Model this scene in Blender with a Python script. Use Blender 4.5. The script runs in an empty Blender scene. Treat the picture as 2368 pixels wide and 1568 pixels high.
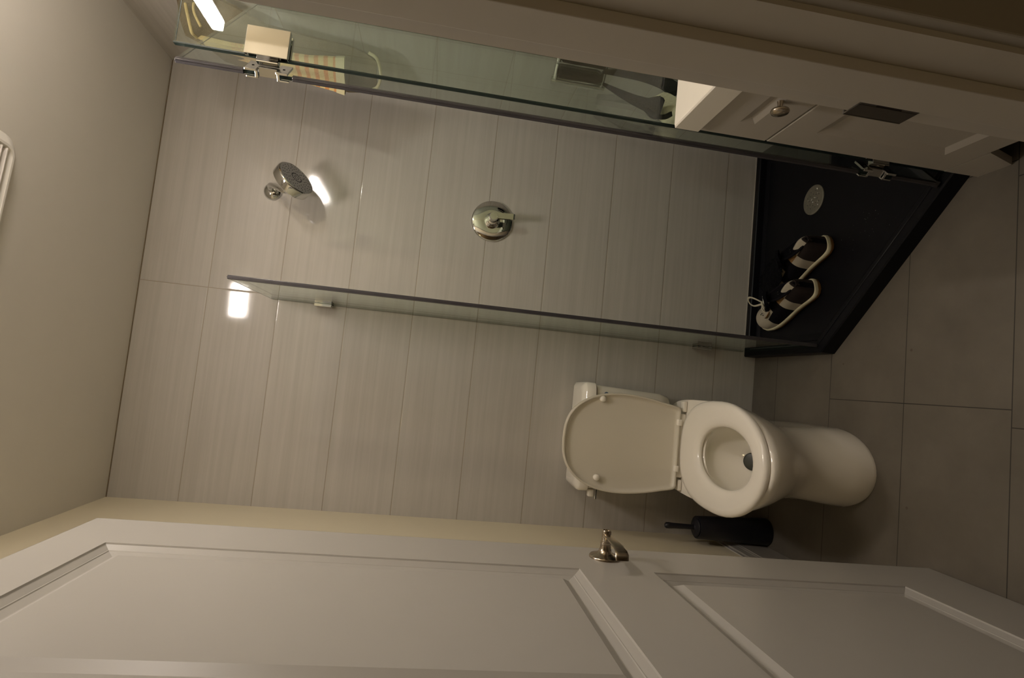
import bpy, bmesh, math, random
from mathutils import Vector, Matrix
random.seed(4)
PI = math.pi
S = bpy.context.scene
COL = S.collection

# ------------------------------------------------------------------ camera (photo is turned a quarter to the left)
cam_d = bpy.data.cameras.new('camera'); cam = bpy.data.objects.new('camera', cam_d); COL.objects.link(cam)
S.camera = cam
cam_d.sensor_fit = 'HORIZONTAL'; cam_d.sensor_width = 36.0
cam_d.lens = 1289.99 / 2368 * 36.0
cam_d.clip_start = 0.02
def _w(v): return Vector((v[0], v[2], -v[1]))
r_ = _w((0.9921163, -0.1080789, -0.0634364)); d_ = _w((0.0983700, 0.9852358, -0.1401203)); f_ = _w((0.0776439, 0.1327754, 0.9881003))
M = Matrix.Identity(4)
ax, ay, az = d_, r_, -f_
for i in range(3):
    M[i][0] = ax[i]; M[i][1] = ay[i]; M[i][2] = az[i]
M.translation = Vector((0, 0, 1.3518))
cam.matrix_world = M

# ------------------------------------------------------------------ world and exposure
W = bpy.data.worlds.new('world'); S.world = W; W.use_nodes = True
W.node_tree.nodes['Background'].inputs[0].default_value = (0.02, 0.017, 0.012, 1)
W.node_tree.nodes['Background'].inputs[1].default_value = 0.3
S.view_settings.view_transform = 'Standard'; S.view_settings.look = 'None'
S.view_settings.exposure = -0.22; S.view_settings.gamma = 1.0
S.view_settings.use_curve_mapping = False
S.cycles.use_denoising = True
S.cycles.max_bounces = 12; S.cycles.transparent_max_bounces = 24
S.cycles.sample_clamp_indirect = 4.0
BAR_POWER = 113.0      # emission strength, vanity light bar
FAN_POWER = 80.0      # emission strength, fan lens
LAMP_POWER = 75.0     # hall lamp
WARM = (1.0, 0.90, 0.825)

# ------------------------------------------------------------------ materials
def new_mat(name):
    m = bpy.data.materials.new(name); m.use_nodes = True
    nt = m.node_tree; b = nt.nodes['Principled BSDF']
    return m, nt, b
def nd(nt, t, **k):
    n = nt.nodes.new(t)
    for a, v in k.items():
        if a.startswith('i_'): n.inputs[a[2:]].default_value = v
        else: setattr(n, a, v)
    return n
def mth(nt, op, a, b=None, c=None):
    n = nt.nodes.new('ShaderNodeMath'); n.operation = op
    for i, v in enumerate((a, b, c)):
        if v is None: continue
        if isinstance(v, (int, float)): n.inputs[i].default_value = v
        else: nt.links.new(v, n.inputs[i])
    return n.outputs[0]
def mat(name, col, rough=0.5, metal=0.0, var=0.06, scale=12.0, coat=0.0, bump=0.0, bscale=60.0, spec=0.5):
    m, nt, b = new_mat(name)
    b.inputs['Roughness'].default_value = rough; b.inputs['Metallic'].default_value = metal
    b.inputs['Coat Weight'].default_value = coat; b.inputs['Coat Roughness'].default_value = 0.05
    b.inputs['Specular IOR Level'].default_value = spec
    tc = nd(nt, 'ShaderNodeTexCoord'); nz = nd(nt, 'ShaderNodeTexNoise'); nz.inputs['Scale'].default_value = scale; nz.inputs['Detail'].default_value = 4
    nt.links.new(tc.outputs['Object'], nz.inputs['Vector'])
    mx = nd(nt, 'ShaderNodeMix', data_type='RGBA')
    mx.inputs[6].default_value = tuple(c * (1 - var) for c in col) + (1,)
    mx.inputs[7].default_value = tuple(min(1, c * (1 + var)) for c in col) + (1,)
    nt.links.new(nz.outputs['Fac'], mx.inputs[0]); nt.links.new(mx.outputs[2], b.inputs['Base Color'])
    if bump:
        n2 = nd(nt, 'ShaderNodeTexNoise'); n2.inputs['Scale'].default_value = bscale
        nt.links.new(tc.outputs['Object'], n2.inputs['Vector'])
        bp = nd(nt, 'ShaderNodeBump'); bp.inputs['Strength'].default_value = bump; bp.inputs['Distance'].default_value = 0.002
        nt.links.new(n2.outputs['Fac'], bp.inputs['Height']); nt.links.new(bp.outputs['Normal'], b.inputs['Normal'])
    return m

TILE_H, TILE_Z0 = 0.2547, 0.182
def tile_mat(name, axis, joint):
    """glazed wall tile with fine horizontal streaks; axis = 0 runs along x, 1 along y"""
    m, nt, b = new_mat(name)
    tc = nd(nt, 'ShaderNodeTexCoord'); sp = nd(nt, 'ShaderNodeSeparateXYZ'); nt.links.new(tc.outputs['Object'], sp.inputs[0])
    h, z = sp.outputs[axis], sp.outputs[2]
    row = mth(nt, 'FLOOR', mth(nt, 'DIVIDE', mth(nt, 'SUBTRACT', z, TILE_Z0), TILE_H))
    fz = mth(nt, 'SUBTRACT', mth(nt, 'SUBTRACT', z, TILE_Z0), mth(nt, 'MULTIPLY', row, TILE_H))
    gz = mth(nt, 'MINIMUM', fz, mth(nt, 'SUBTRACT', TILE_H, fz))
    gx = mth(nt, 'ABSOLUTE', mth(nt, 'SUBTRACT', h, joint))
    g = mth(nt, 'LESS_THAN', mth(nt, 'MINIMUM', gz, gx), 0.0013)
    side = mth(nt, 'GREATER_THAN', h, joint)
    cmb = nd(nt, 'ShaderNodeCombineXYZ')
    nt.links.new(mth(nt, 'ADD', mth(nt, 'MULTIPLY', h, 1.3), mth(nt, 'MULTIPLY', side, 5.0)), cmb.inputs[0])
    nt.links.new(mth(nt, 'MULTIPLY', row, 7.31), cmb.inputs[1])
    nt.links.new(mth(nt, 'MULTIPLY', z, 54.0), cmb.inputs[2])
    n1 = nd(nt, 'ShaderNodeTexNoise'); n1.inputs['Scale'].default_value = 1.0; n1.inputs['Detail'].default_value = 5; n1.inputs['Roughness'].default_value = .6
    nt.links.new(cmb.outputs[0], n1.inputs['Vector'])
    n1b = nd(nt, 'ShaderNodeTexNoise'); n1b.inputs['Scale'].default_value = 9.0; n1b.inputs['Detail'].default_value = 3
    nt.links.new(tc.outputs['Object'], n1b.inputs['Vector'])
    ramp = nd(nt, 'ShaderNodeValToRGB')
    ramp.color_ramp.elements[0].position = .30; ramp.color_ramp.elements[0].color = (.425, .398, .356, 1)
    ramp.color_ramp.elements[1].position = .70; ramp.color_ramp.elements[1].color = (.50, .474, .432, 1)
    fac = mth(nt, 'ADD', mth(nt, 'MULTIPLY', n1.outputs['Fac'], .85), mth(nt, 'MULTIPLY', n1b.outputs['Fac'], .15))
    nt.links.new(fac, ramp.inputs[0])
    mx = nd(nt, 'ShaderNodeMix', data_type='RGBA'); nt.links.new(g, mx.inputs[0]); nt.links.new(ramp.outputs[0], mx.inputs[6])
    mx.inputs[7].default_value = (.29, .25, .19, 1)
    nt.links.new(mx.outputs[2], b.inputs['Base Color'])
    nt.links.new(mth(nt, 'ADD', mth(nt, 'MULTIPLY', g, .5), .07), b.inputs['Roughness'])
    b.inputs['Specular IOR Level'].default_value = 0.5
    bp = nd(nt, 'ShaderNodeBump'); bp.inputs['Strength'].default_value = .5; bp.inputs['Distance'].default_value = .001
    edge = nd(nt, 'ShaderNodeMapRange'); edge.inputs[1].default_value = 0; edge.inputs[2].default_value = .004
    nt.links.new(mth(nt, 'MINIMUM', gz, gx), edge.inputs[0])
    n3 = nd(nt, 'ShaderNodeTexNoise'); n3.inputs['Scale'].default_value = 160
    nt.links.new(tc.outputs['Object'], n3.inputs['Vector'])
    nt.links.new(mth(nt, 'ADD', edge.outputs[0], mth(nt, 'MULTIPLY', n3.outputs['Fac'], .06)), bp.inputs['Height'])
    nt.links.new(bp.outputs['Normal'], b.inputs['Normal'])
    return m

def floor_mat():
    m, nt, b = new_mat('floor_tile')
    tc = nd(nt, 'ShaderNodeTexCoord'); sp = nd(nt, 'ShaderNodeSeparateXYZ'); nt.links.new(tc.outputs['Object'], sp.inputs[0])
    x, y = sp.outputs[0], sp.outputs[1]
    P = 0.3055
    row = mth(nt, 'FLOOR', mth(nt, 'DIVIDE', mth(nt, 'SUBTRACT', y, 1.143), P))
    fy = mth(nt, 'SUBTRACT', mth(nt, 'SUBTRACT', y, 1.143), mth(nt, 'MULTIPLY', row, P))
    gy = mth(nt, 'MINIMUM', fy, mth(nt, 'SUBTRACT', P, fy))
    off = mth(nt, 'ADD', mth(nt, 'MULTIPLY', mth(nt, 'LESS_THAN', row, 0), .568), mth(nt, 'MULTIPLY', mth(nt, 'GREATER_THAN', row, 1.5), .3))
    xx = mth(nt, 'ADD', mth(nt, 'SUBTRACT', mth(nt, 'SUBTRACT', x, .052), off), 61.0)
    fx = mth(nt, 'MODULO', xx, .61)
    gx = mth(nt, 'MINIMUM', fx, mth(nt, 'SUBTRACT', .61, fx))
    g = mth(nt, 'LESS_THAN', mth(nt, 'MINIMUM', gx, gy), .0013)
    ti = nd(nt, 'ShaderNodeTexWhiteNoise'); cm = nd(nt, 'ShaderNodeCombineXYZ')
    nt.links.new(mth(nt, 'FLOOR', mth(nt, 'DIVIDE', xx, .61)), cm.inputs[0]); nt.links.new(row, cm.inputs[1]); nt.links.new(cm.outputs[0], ti.inputs['Vector'])
    n1 = nd(nt, 'ShaderNodeTexNoise'); n1.inputs['Scale'].default_value = 5; n1.inputs['Detail'].default_value = 8; n1.inputs['Roughness'].default_value = .62
    nt.links.new(tc.outputs['Object'], n1.inputs['Vector'])
    ramp = nd(nt, 'ShaderNodeValToRGB')
    ramp.color_ramp.elements[0].position = .3; ramp.color_ramp.elements[0].color = (.096, .082, .062, 1)
    ramp.color_ramp.elements[1].position = .7; ramp.color_ramp.elements[1].color = (.138, .120, .093, 1)
    nt.links.new(mth(nt, 'ADD', mth(nt, 'MULTIPLY', n1.outputs['Fac'], .9), mth(nt, 'MULTIPLY', ti.outputs['Value'], .1)), ramp.inputs[0])
    vs = nd(nt, 'ShaderNodeTexVoronoi'); vs.inputs['Scale'].default_value = 6.5; nt.links.new(tc.outputs['Object'], vs.inputs['Vector'])
    spot = mth(nt, 'LESS_THAN', vs.outputs['Distance'], .028)
    m1 = nd(nt, 'ShaderNodeMix', data_type='RGBA'); nt.links.new(spot, m1.inputs[0]); nt.links.new(ramp.outputs[0], m1.inputs[6]); m1.inputs[7].default_value = (.08, .065, .045, 1)
    mx = nd(nt, 'ShaderNodeMix', data_type='RGBA'); nt.links.new(g, mx.inputs[0]); nt.links.new(m1.outputs[2], mx.inputs[6])
    mx.inputs[7].default_value = (.022, .018, .012, 1)
    nt.links.new(mx.outputs[2], b.inputs['Base Color'])
    b.inputs['Roughness'].default_value = .55
    bp = nd(nt, 'ShaderNodeBump'); bp.inputs['Strength'].default_value = .25; bp.inputs['Distance'].default_value = .002
    nt.links.new(n1.outputs['Fac'], bp.inputs['Height']); nt.links.new(bp.outputs['Normal'], b.inputs['Normal'])
    return m

def glass_mat(name, tint):
    """clear architectural glass face: tinted straight transmission plus fresnel mirror"""
    m = bpy.data.materials.new(name); m.use_nodes = True; nt = m.node_tree; nt.nodes.clear()
    o = nd(nt, 'ShaderNodeOutputMaterial'); tr = nd(nt, 'ShaderNodeBsdfTransparent'); gl = nd(nt, 'ShaderNodeBsdfGlossy')
    tc = nd(nt, 'ShaderNodeTexCoord'); nz = nd(nt, 'ShaderNodeTexNoise'); nz.inputs['Scale'].default_value = 3
    nt.links.new(tc.outputs['Object'], nz.inputs['Vector'])
    mc = nd(nt, 'ShaderNodeMix', data_type='RGBA'); mc.inputs[6].default_value = tint + (1,); mc.inputs[7].default_value = tuple(c * .985 for c in tint) + (1,)
    nt.links.new(nz.outputs['Fac'], mc.inputs[0]); nt.links.new(mc.outputs[2], tr.inputs[0])
    gl.inputs['Roughness'].default_value = 0.0; gl.inputs[0].default_value = (.96, 1, .98, 1)
    # fresnel from |N.I| so that both skins of the sheet behave alike
    lw = nd(nt, 'ShaderNodeNewGeometry'); dt = nd(nt, 'ShaderNodeVectorMath', operation='DOT_PRODUCT')
    nt.links.new(lw.outputs['Normal'], dt.inputs[0]); nt.links.new(lw.outputs['Incoming'], dt.inputs[1])
    c = mth(nt, 'ABSOLUTE', dt.outputs['Value'])
    sch = mth(nt, 'ADD', .04, mth(nt, 'MULTIPLY', mth(nt, 'POWER', mth(nt, 'SUBTRACT', 1.0, c), 5.0), .96))
    mx = nd(nt, 'ShaderNodeMixShader'); nt.links.new(sch, mx.inputs[0]); nt.links.new(tr.outputs[0], mx.inputs[1]); nt.links.new(gl.outputs[0], mx.inputs[2])
    nt.links.new(mx.outputs[0], o.inputs[0])
    return m
def emit_mat(name, col, strength):
    m = bpy.data.materials.new(name); m.use_nodes = True; nt = m.node_tree; nt.nodes.clear()
    o = nd(nt, 'ShaderNodeOutputMaterial'); e = nd(nt, 'ShaderNodeEmission'); e.inputs[0].default_value = col + (1,); e.inputs[1].default_value = strength
    nt.links.new(e.outputs[0], o.inputs[0]); return m

TB = tile_mat('wall_tile_back', 0, 0.2435)
TR = tile_mat('wall_tile_right', 1, 1.61)
FL = floor_mat()
PAINT = mat('cream_wall_paint', (.68, .61, .45), .6, var=.02, bump=.05, bscale=300)
CEIL = mat('ceiling_paint', (.70, .665, .60), .7, var=.02, bump=.05, bscale=250)
HALL = mat('hall_paint', (.35, .28, .2), .7, var=.02)
WHITE = mat('white_semigloss_paint', (.425, .405, .368), .35, var=.02)
CABP = mat('cabinet_white_paint', (.46, .425, .37), .38, var=.03)
CERAM = mat('white_vitreous_china', (.88, .83, .73), .12, var=.015, coat=.6)
PLAST = mat('white_seat_plastic', (.90, .85, .75), .22, var=.015, coat=.3)
CULT = mat('white_vanity_top', (.82, .77, .67), .25, var=.015)
CHROME = mat('polished_chrome', (.66, .66, .64), .04, 1.0, var=.02)
PLATE = mat('polished_hinge_steel', (.47, .465, .45), .05, 1.0, var=.02)
CHROME2 = mat('satin_chrome_spray_face', (.36, .36, .36), .35, .4, var=.05, scale=80)
NICKEL = mat('brushed_nickel', (.50, .43, .34), .22, 1.0, var=.08, scale=60)
BRONZE = mat('dull_steel_strike', (.085, .075, .065), .35, .7, var=.1, scale=60)
BLACKG = mat('black_acrylic', (.003, .003, .0045), .42, var=.2, scale=40, spec=.18)
BLACKP = mat('black_plastic', (.007, .007, .011), .40, var=.15)
BLACKC = mat('black_cloth', (.0035, .0035, .0045), .9, var=.3, scale=90, spec=.08, bump=.4, bscale=120)
BLACKS = mat('black_suede', (.005, .004, .006), .8, var=.3, scale=60, spec=.15)
GREYSEAL = mat('dark_grey_seal', (.050, .047, .053), .22, var=.2, scale=30)
GEDGE = mat('dark_green_glass_edge', (.008, .017, .015), .35, var=.2, scale=20, spec=.25)
GL_L = glass_mat('clear_glass', (.955, .985, .97))
GL_D = glass_mat('door_glass', (.94, .982, .972))
RUBBER = mat('pale_grey_grille', (.78, .74, .70), .4)
SOLEW = mat('cream_midsole', (.62, .56, .38), .5, var=.08)
LEATW = mat('cream_leather', (.44, .39, .30), .45, var=.06, scale=30)
LEATB = mat('brown_nubuck', (.013, .006, .004), .8, var=.2, scale=50)
LEATT = mat('tan_leather', (.22, .115, .035), .5, var=.15, scale=40)
LACE = mat('cream_lace', (.55, .50, .38), .7)
WLOGO = mat('white_embroidery', (.7, .68, .6), .6)
EMB = mat('blue_emblem', (.10, .14, .22), .3)
DARKHOLE = mat('dark_drain_outlet', (.03, .032, .02), .4)
CREAMLACE = mat('pale_lace', (.62, .58, .42), .8, var=.3, scale=120)
TOWEL_SHADED = mat('shaded_towel_fold', (.13, .10, .06), .95, var=.2, scale=90, bump=.8, bscale=500)  # same towel; the shade of its back fold is put into this grey-brown

def towel_mat():
    m, nt, b = new_mat('striped_towel')
    tc = nd(nt, 'ShaderNodeTexCoord'); sp = nd(nt, 'ShaderNodeSeparateXYZ'); nt.links.new(tc.outputs['Object'], sp.inputs[0]); z = sp.outputs[2]
    s = mth(nt, 'GREATER_THAN', mth(nt, 'SINE', mth(nt, 'MULTIPLY', z, 2 * PI / .030)), .15)
    band = mth(nt, 'MULTIPLY', mth(nt, 'GREATER_THAN', z, 1.765), mth(nt, 'LESS_THAN', z, 1.905))
    nz = nd(nt, 'ShaderNodeTexNoise'); nz.inputs['Scale'].default_value = 140; nt.links.new(tc.outputs['Object'], nz.inputs['Vector'])
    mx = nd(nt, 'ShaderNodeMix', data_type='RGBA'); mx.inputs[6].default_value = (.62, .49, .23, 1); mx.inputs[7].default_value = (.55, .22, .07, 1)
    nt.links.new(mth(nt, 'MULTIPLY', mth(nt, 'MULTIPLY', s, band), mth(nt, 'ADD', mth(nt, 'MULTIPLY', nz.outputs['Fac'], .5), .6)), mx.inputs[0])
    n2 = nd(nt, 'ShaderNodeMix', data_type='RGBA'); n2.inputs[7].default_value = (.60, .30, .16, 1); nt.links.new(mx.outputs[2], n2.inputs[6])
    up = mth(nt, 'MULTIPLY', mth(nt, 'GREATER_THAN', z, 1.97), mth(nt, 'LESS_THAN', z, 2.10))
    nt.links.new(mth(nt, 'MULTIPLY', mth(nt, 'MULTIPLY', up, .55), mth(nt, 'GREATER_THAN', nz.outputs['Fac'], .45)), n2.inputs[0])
    nt.links.new(n2.outputs[2], b.inputs['Base Color']); b.inputs['Roughness'].default_value = .95
    bp = nd(nt, 'ShaderNodeBump'); bp.inputs['Strength'].default_value = .8; bp.inputs['Distance'].default_value = .004
    nt.links.new(nz.outputs['Fac'], bp.inputs['Height']); nt.links.new(bp.outputs['Normal'], b.inputs['Normal'])
    return m
TOWEL = towel_mat()

# ------------------------------------------------------------------ mesh helpers
def link(name, bm, m, parent=None, smooth=False, angle=None):
    me = bpy.data.meshes.new(name); bmesh.ops.recalc_face_normals(bm, faces=bm.faces[:]); bm.to_mesh(me); bm.free()
    ms = m if isinstance(m, (list, tuple)) else [m]
    for k in ms: me.materials.append(k)
    o = bpy.data.objects.new(name, me); COL.objects.link(o)
    if smooth:
        for p in me.polygons: p.use_smooth = True
        if angle:
            try: me.set_sharp_from_angle(angle=math.radians(angle))
            except Exception: pass
    if parent:
        o.parent = parent
        o.matrix_parent_inverse = parent.matrix_basis.inverted()
    return o
def tag(o, label=None, cat=None, group=None, kind=None):
    if label: o['label'] = label
    if cat: o['category'] = cat
    if group: o['group'] = group
    if kind: o['kind'] = kind
    return o
def thing(name, loc, label, cat, group=None, kind=None):
    o = bpy.data.objects.new(name, None); COL.objects.link(o); o.location = loc; o.empty_display_size = .05
    return tag(o, label, cat, group, kind)
def box(bm, x0, x1, y0, y1, z0, z1, bev=0.0, seg=2, mi=0):
    vs = [bm.verts.new((x, y, z)) for x in (x0, x1) for y in (y0, y1) for z in (z0, z1)]
    idx = [(0, 1, 3, 2), (4, 6, 7, 5), (0, 4, 5, 1), (2, 3, 7, 6), (0, 2, 6, 4), (1, 5, 7, 3)]
    fs = [bm.faces.new([vs[i] for i in f]) for f in idx]
    for f in fs: f.material_index = mi
    if bev:
        es = list({e for f in fs for e in f.edges})
        bmesh.ops.bevel(bm, geom=es, offset=bev, segments=seg, affect='EDGES', profile=.5)
    return vs
def bx(*a, **k):
    bm = bmesh.new(); box(bm, *a, **k); return bm
def orient(bm, verts, org, X, Y, Z):
    for v in verts:
        c = v.co.copy(); v.co = Vector(org) + X * c.x + Y * c.y + Z * c.z
def obox(bm, org, X, size, Z=Vector((0, 0, 1)), bev=0.0):
    """box size (x0,x1,y0,y1,z0,z1) in frame with x along X"""
    X = Vector(X).normalized(); Y = Z.cross(X)
    n = set(bm.verts); box(bm, *size, bev=bev); vs = [v for v in bm.verts if v not in n]
    orient(bm, vs, org, X, Y, Z)
def loft(bm, rings, cap0=True, cap1=True, closed=True, mi=0):
    R = [[bm.verts.new(p) for p in r] for r in rings]; n = len(R[0])
    for a, b in zip(R[:-1], R[1:]):
        for i in range(n if closed else n - 1):
            f = bm.faces.new((a[i], a[(i + 1) % n], b[(i + 1) % n], b[i])); f.material_index = mi
    if cap0: f = bm.faces.new(R[0][::-1]); f.material_index = mi
    if cap1: f = bm.faces.new(R[-1]); f.material_index = mi
    return R
def lathe(bm, prof, org=(0, 0, 0), Z=(0, 0, 1), n=32, cap0=True, cap1=True):
    Z = Vector(Z).normalized(); X = Z.orthogonal().normalized(); Y = Z.cross(X); org = Vector(org)
    rings = [[org + Z * h + (X * math.cos(2 * PI * i / n) + Y * math.sin(2 * PI * i / n)) * r for i in range(n)] for r, h in prof]
    loft(bm, rings, cap0, cap1)
def tube(bm, pts, r, n=12, caps=True, flat=1.0):
    pts = [Vector(p) for p in pts]; rings = []; up = None
    for i, p in enumerate(pts):
        t = (pts[min(i + 1, len(pts) - 1)] - pts[max(i - 1, 0)]).normalized()
        if up is None: up = t.orthogonal().normalized()
        up = (up - t * up.dot(t)).normalized(); sd = t.cross(up)
        rr = r[i] if isinstance(r, (list, tuple)) else r
        rings.append([p + (up * math.cos(2 * PI * k / n) + sd * math.sin(2 * PI * k / n) * flat) * rr for k in range(n)])
    loft(bm, rings, caps, caps)
def spline(pts, n=8):
    pts = [Vector(p) for p in pts]; out = []
    for i in range(len(pts) - 1):
        p0 = pts[max(i - 1, 0)]; p1 = pts[i]; p2 = pts[i + 1]; p3 = pts[min(i + 2, len(pts) - 1)]
        for k in range(n):
            t = k / n
            out.append(.5 * ((2 * p1) + (p2 - p0) * t + (2 * p0 - 5 * p1 + 4 * p2 - p3) * t * t + (-p0 + 3 * p1 - 3 * p2 + p3) * t ** 3))
    out.append(pts[-1]); return out
def prism(bm, poly, z0, z1):
    loft(bm, [[(x, y, z0) for x, y in poly], [(x, y, z1) for x, y in poly]])

XL, XR, YB, ZC = -0.550, 1.095, 2.220, 2.462
YF0, YF1 = 0.435, 0.552          # door wall, hall face and bathroom face
JL, JR, JT = -0.418, 0.350, 2.043  # jamb faces
HX0, HX1, HY = -1.45, 1.30, -2.1

# ------------------------------------------------------------------ the room
def struct(name, bm, m, smooth=False): return tag(link(name, bm, m, smooth=smooth), kind='structure')
struct('floor', bx(HX0, HX1, HY, YB + .02, -.06, 0), FL)
struct('ceiling', bx(HX0, HX1, HY, YB + .02, ZC, ZC + .06), CEIL)
struct('wall_back', bx(XL - .08, XR + .1, YB, YB + .08, 0, ZC), TB)
struct('wall_left', bx(XL - .08, XL, YF0, YB, 0, ZC), PAINT)
bm = bmesh.new(); box(bm, XR, XR + .1, 1.235, YB, 0, ZC)
struct('wall_right', bm, TR)
struct('wall_vanity_side', bx(XR, XR + .1, YF1, 1.235, 0, ZC), PAINT)
bm = bmesh.new()
box(bm, HX0, JL - .018, YF0, YF1, 0, ZC); box(bm, JR + .018, HX1, YF0, YF1, 0, ZC); box(bm, JL - .018, JR + .018, YF0, YF1, JT + .018, ZC)
struct('wall_front', bm, PAINT)
struct('wall_hall_left', bx(HX0 - .08, HX0, HY, YF0, 0, ZC), HALL)
struct('wall_hall_right', bx(HX1, HX1 + .08, HY, YF0, 0, ZC), HALL)
struct('wall_hall_back', bx(HX0, HX1, HY - .08, HY, 0, ZC), HALL)
struct('trim_1', bx(XL, XR, YB - .0025, YB, ZC - .003, ZC), mat('ceiling_joint_line', (.16, .12, .07), .8))
# door frame: jamb liner, stop and the architraves of both faces
WFR = mat('white_frame_paint', (.58, .55, .50), .35, var=.02)
fr = thing('door_frame', (JR, .5, 0), 'white painted door frame with architrave, nearest and running along the top of the photo', 'door frame')
bm = bmesh.new()
box(bm, JR, JR + .018, .430, .565, 0, JT + .018); box(bm, JL - .018, JL, .430, .565, 0, JT + .018); box(bm, JL, JR, .430, .565, JT, JT + .018)
link('jamb', bm, WFR, fr)
bm = bmesh.new()
for (a, b_) in ((JR - .013, JR), (JL, JL + .013)):
    vs = box(bm, a, b_, .476, .526, 0, JT, bev=.0012)
box(bm, JL, JR, .476, .526, JT - .013, JT, bev=.003)
link('door_stop', bm, WFR, fr)
bm = bmesh.new()
def casing(bm, y0, y1):
    box(bm, JR + .006, JR + .076, y0, y1, 0, JT + .076, bev=.002); box(bm, JL - .076, JL - .006, y0, y1, 0, JT + .076, bev=.002)
    box(bm, JL - .006, JR + .006, y0, y1, JT + .006, JT + .076, bev=.002)
casing(bm, .4165, YF0); link('architrave', bm, WHITE, fr)
bm = bmesh.new(); casing(bm, YF1, YF1 + .012); link('architrave', bm, WHITE, fr)
# strike plate (full lip) on the latch jamb
bm = bmesh.new()
zc = .877
def plate_quad(y0, y1, z0, z1, x0=JR - .0016, x1=JR): box(bm, x0, x1, y0, y1, z0, z1, bev=.0005, seg=1)
plate_quad(.547, .5700, zc - .037, zc + .037)
plate_quad(.527, .547, zc + .016, zc + .037); plate_quad(.527, .547, zc - .037, zc - .016)
box(bm, JR - .0016, JR + .004, .5700, .5725, zc - .037, zc + .037, bev=.0005, seg=1)
sp_ = link('strike_plate', bm, BRONZE, fr)
bm = bmesh.new(); box(bm, JR - .0008, JR - .0002, .527, .547, zc - .016, zc + .016)
link('latch_hole', bm, mat('latch_hole_dark', (.02, .008, .006), .7), sp_)
bm = bmesh.new()
for zz in (zc - .027, zc + .027): lathe(bm, [(.0045, 0), (.0045, .0008), (.003, .0014)], (JR - .0016, .5375, zz), (-1, 0, 0), 16)
link('screw', bm, NICKEL, sp_, True)

# baseboard on the left wall
def baseboard(bm, x, sgn, y0, y1, H=.165):
    prof = [(0, 0), (.014, 0), (.014, H * .68), (.012, H * .70), (.012, H * .73), (.010, H * .76), (.008, H * .86), (.0075, H * .90), (.004, H * .93), (.003, H), (0, H)]
    loft(bm, [[(x + sgn * a, y0, b_) for a, b_ in prof], [(x + sgn * a, y1, b_) for a, b_ in prof]])
bm = bmesh.new(); baseboard(bm, XL, 1, YF1 + .012, YB); struct('baseboard_left', bm, WHITE)

# ------------------------------------------------------------------ bathroom door, opened flat along the left wall
DX1, DX0, DY0, DY1, DZ0, DZ1 = -.378, -.413, .572, 1.341, .006, 2.033
door = thing('door_1', (-.395, DY0, 0), 'white two-panel door standing open along the left wall', 'door')
def door_leaf():
    bm = bmesh.new()
    panels = [(.722, 1.184, 1.000, 1.932), (.722, 1.184, .222, .834)]
    prof = [(0, 0), (.0015, .003), (.013, .0098), (.0145, .0098), (.016, .0115), (.029, .0165), (.031, .0165), (.047, .007)]
    for side, x, s in ((0, DX1, -1), (1, DX0, 1)):
        ys = sorted({DY0, DY1, .722, 1.184}); zs = [DZ0, .222, .834, 1.000, 1.932, DZ1]
        V = {(i, j): bm.verts.new((x, ys[i], zs[j])) for i in range(4) for j in range(6)}
        for i in range(3):
            for j in range(5):
                if i == 1 and j in (1, 3): continue
                bm.faces.new((V[i, j], V[i + 1, j], V[i + 1, j + 1], V[i, j + 1]))
        for (y0, y1, z0, z1) in panels:
            i, j = 1, zs.index(z0)
            prev = [V[1, j], V[2, j], V[2, j + 1], V[1, j + 1]]
            for ins, dp in prof[1:]:
                cur = [bm.verts.new((x + s * dp, yy, zz)) for yy, zz in ((y0 + ins, z0 + ins), (y1 - ins, z0 + ins), (y1 - ins, z1 - ins), (y0 + ins, z1 - ins))]
                for k in range(4): bm.faces.new((prev[k], prev[(k + 1) % 4], cur[(k + 1) % 4], cur[k]))
                prev = cur
            bm.faces.new(prev)
    # edge strips
    box(bm, DX0, DX1, DY0, DY0 + .0004, DZ0, DZ1); box(bm, DX0, DX1, DY1 - .0004, DY1, DZ0, DZ1)
    box(bm, DX0, DX1, DY0, DY1, DZ0, DZ0 + .0004); box(bm, DX0, DX1, DY0, DY1, DZ1 - .0004, DZ1)
    return bm
link('door_leaf', door_leaf(), WHITE, door)
HZ, HYc = .918, 1.268
for s, xf in ((1, DX1), (-1, DX0)):
    bm = bmesh.new()
    lathe(bm, [(.036, 0), (.036, .003), (.034, .0055), (.022, .009), (.0155, .014), (.0125, .022), (.0115, .030), (.0125, .031), (.0125, .036)], (xf, HYc, HZ), (s, 0, 0), 40)
    rose = link('handle_rose', bm, NICKEL, door, True, 40)
    bm = bmesh.new()
    lathe(bm, [(.0105, .034), (.0105, .060), (.0095, .062), (.008, .062), (.0078, .0605)], (xf, HYc, HZ), (s, 0, 0), 28)
    # flat lever blade running back towards the hinge side, tip returned to the door
    sec = []
    path = [(.052, 0.0, .010), (.052, -.018, .0095), (.051, -.045, .011), (.050, -.082, .0135), (.047, -.102, .015), (.041, -.111, .0155), (.030, -.114, .015)]
    for (dx, dy, hh) in path:
        th = .0028
        nx, ny = (1, 0) if dy > -.085 else ((.7, -.7) if dy > -.1 else (0, -1))
        ring = []
        for a in range(12):
            c, s2 = math.cos(2 * PI * a / 12), math.sin(2 * PI * a / 12)
            q = abs(c) ** .5 * (1 if c > 0 else -1); q2 = abs(s2) ** .6 * (1 if s2 > 0 else -1)
            ring.append((xf + s * (dx + nx * q * th), HYc + dy + ny * q * th, HZ + q2 * hh * .95))
        sec.append(ring)
    loft(bm, sec)
    link('lever', bm, NICKEL, rose, True, 50)
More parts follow.
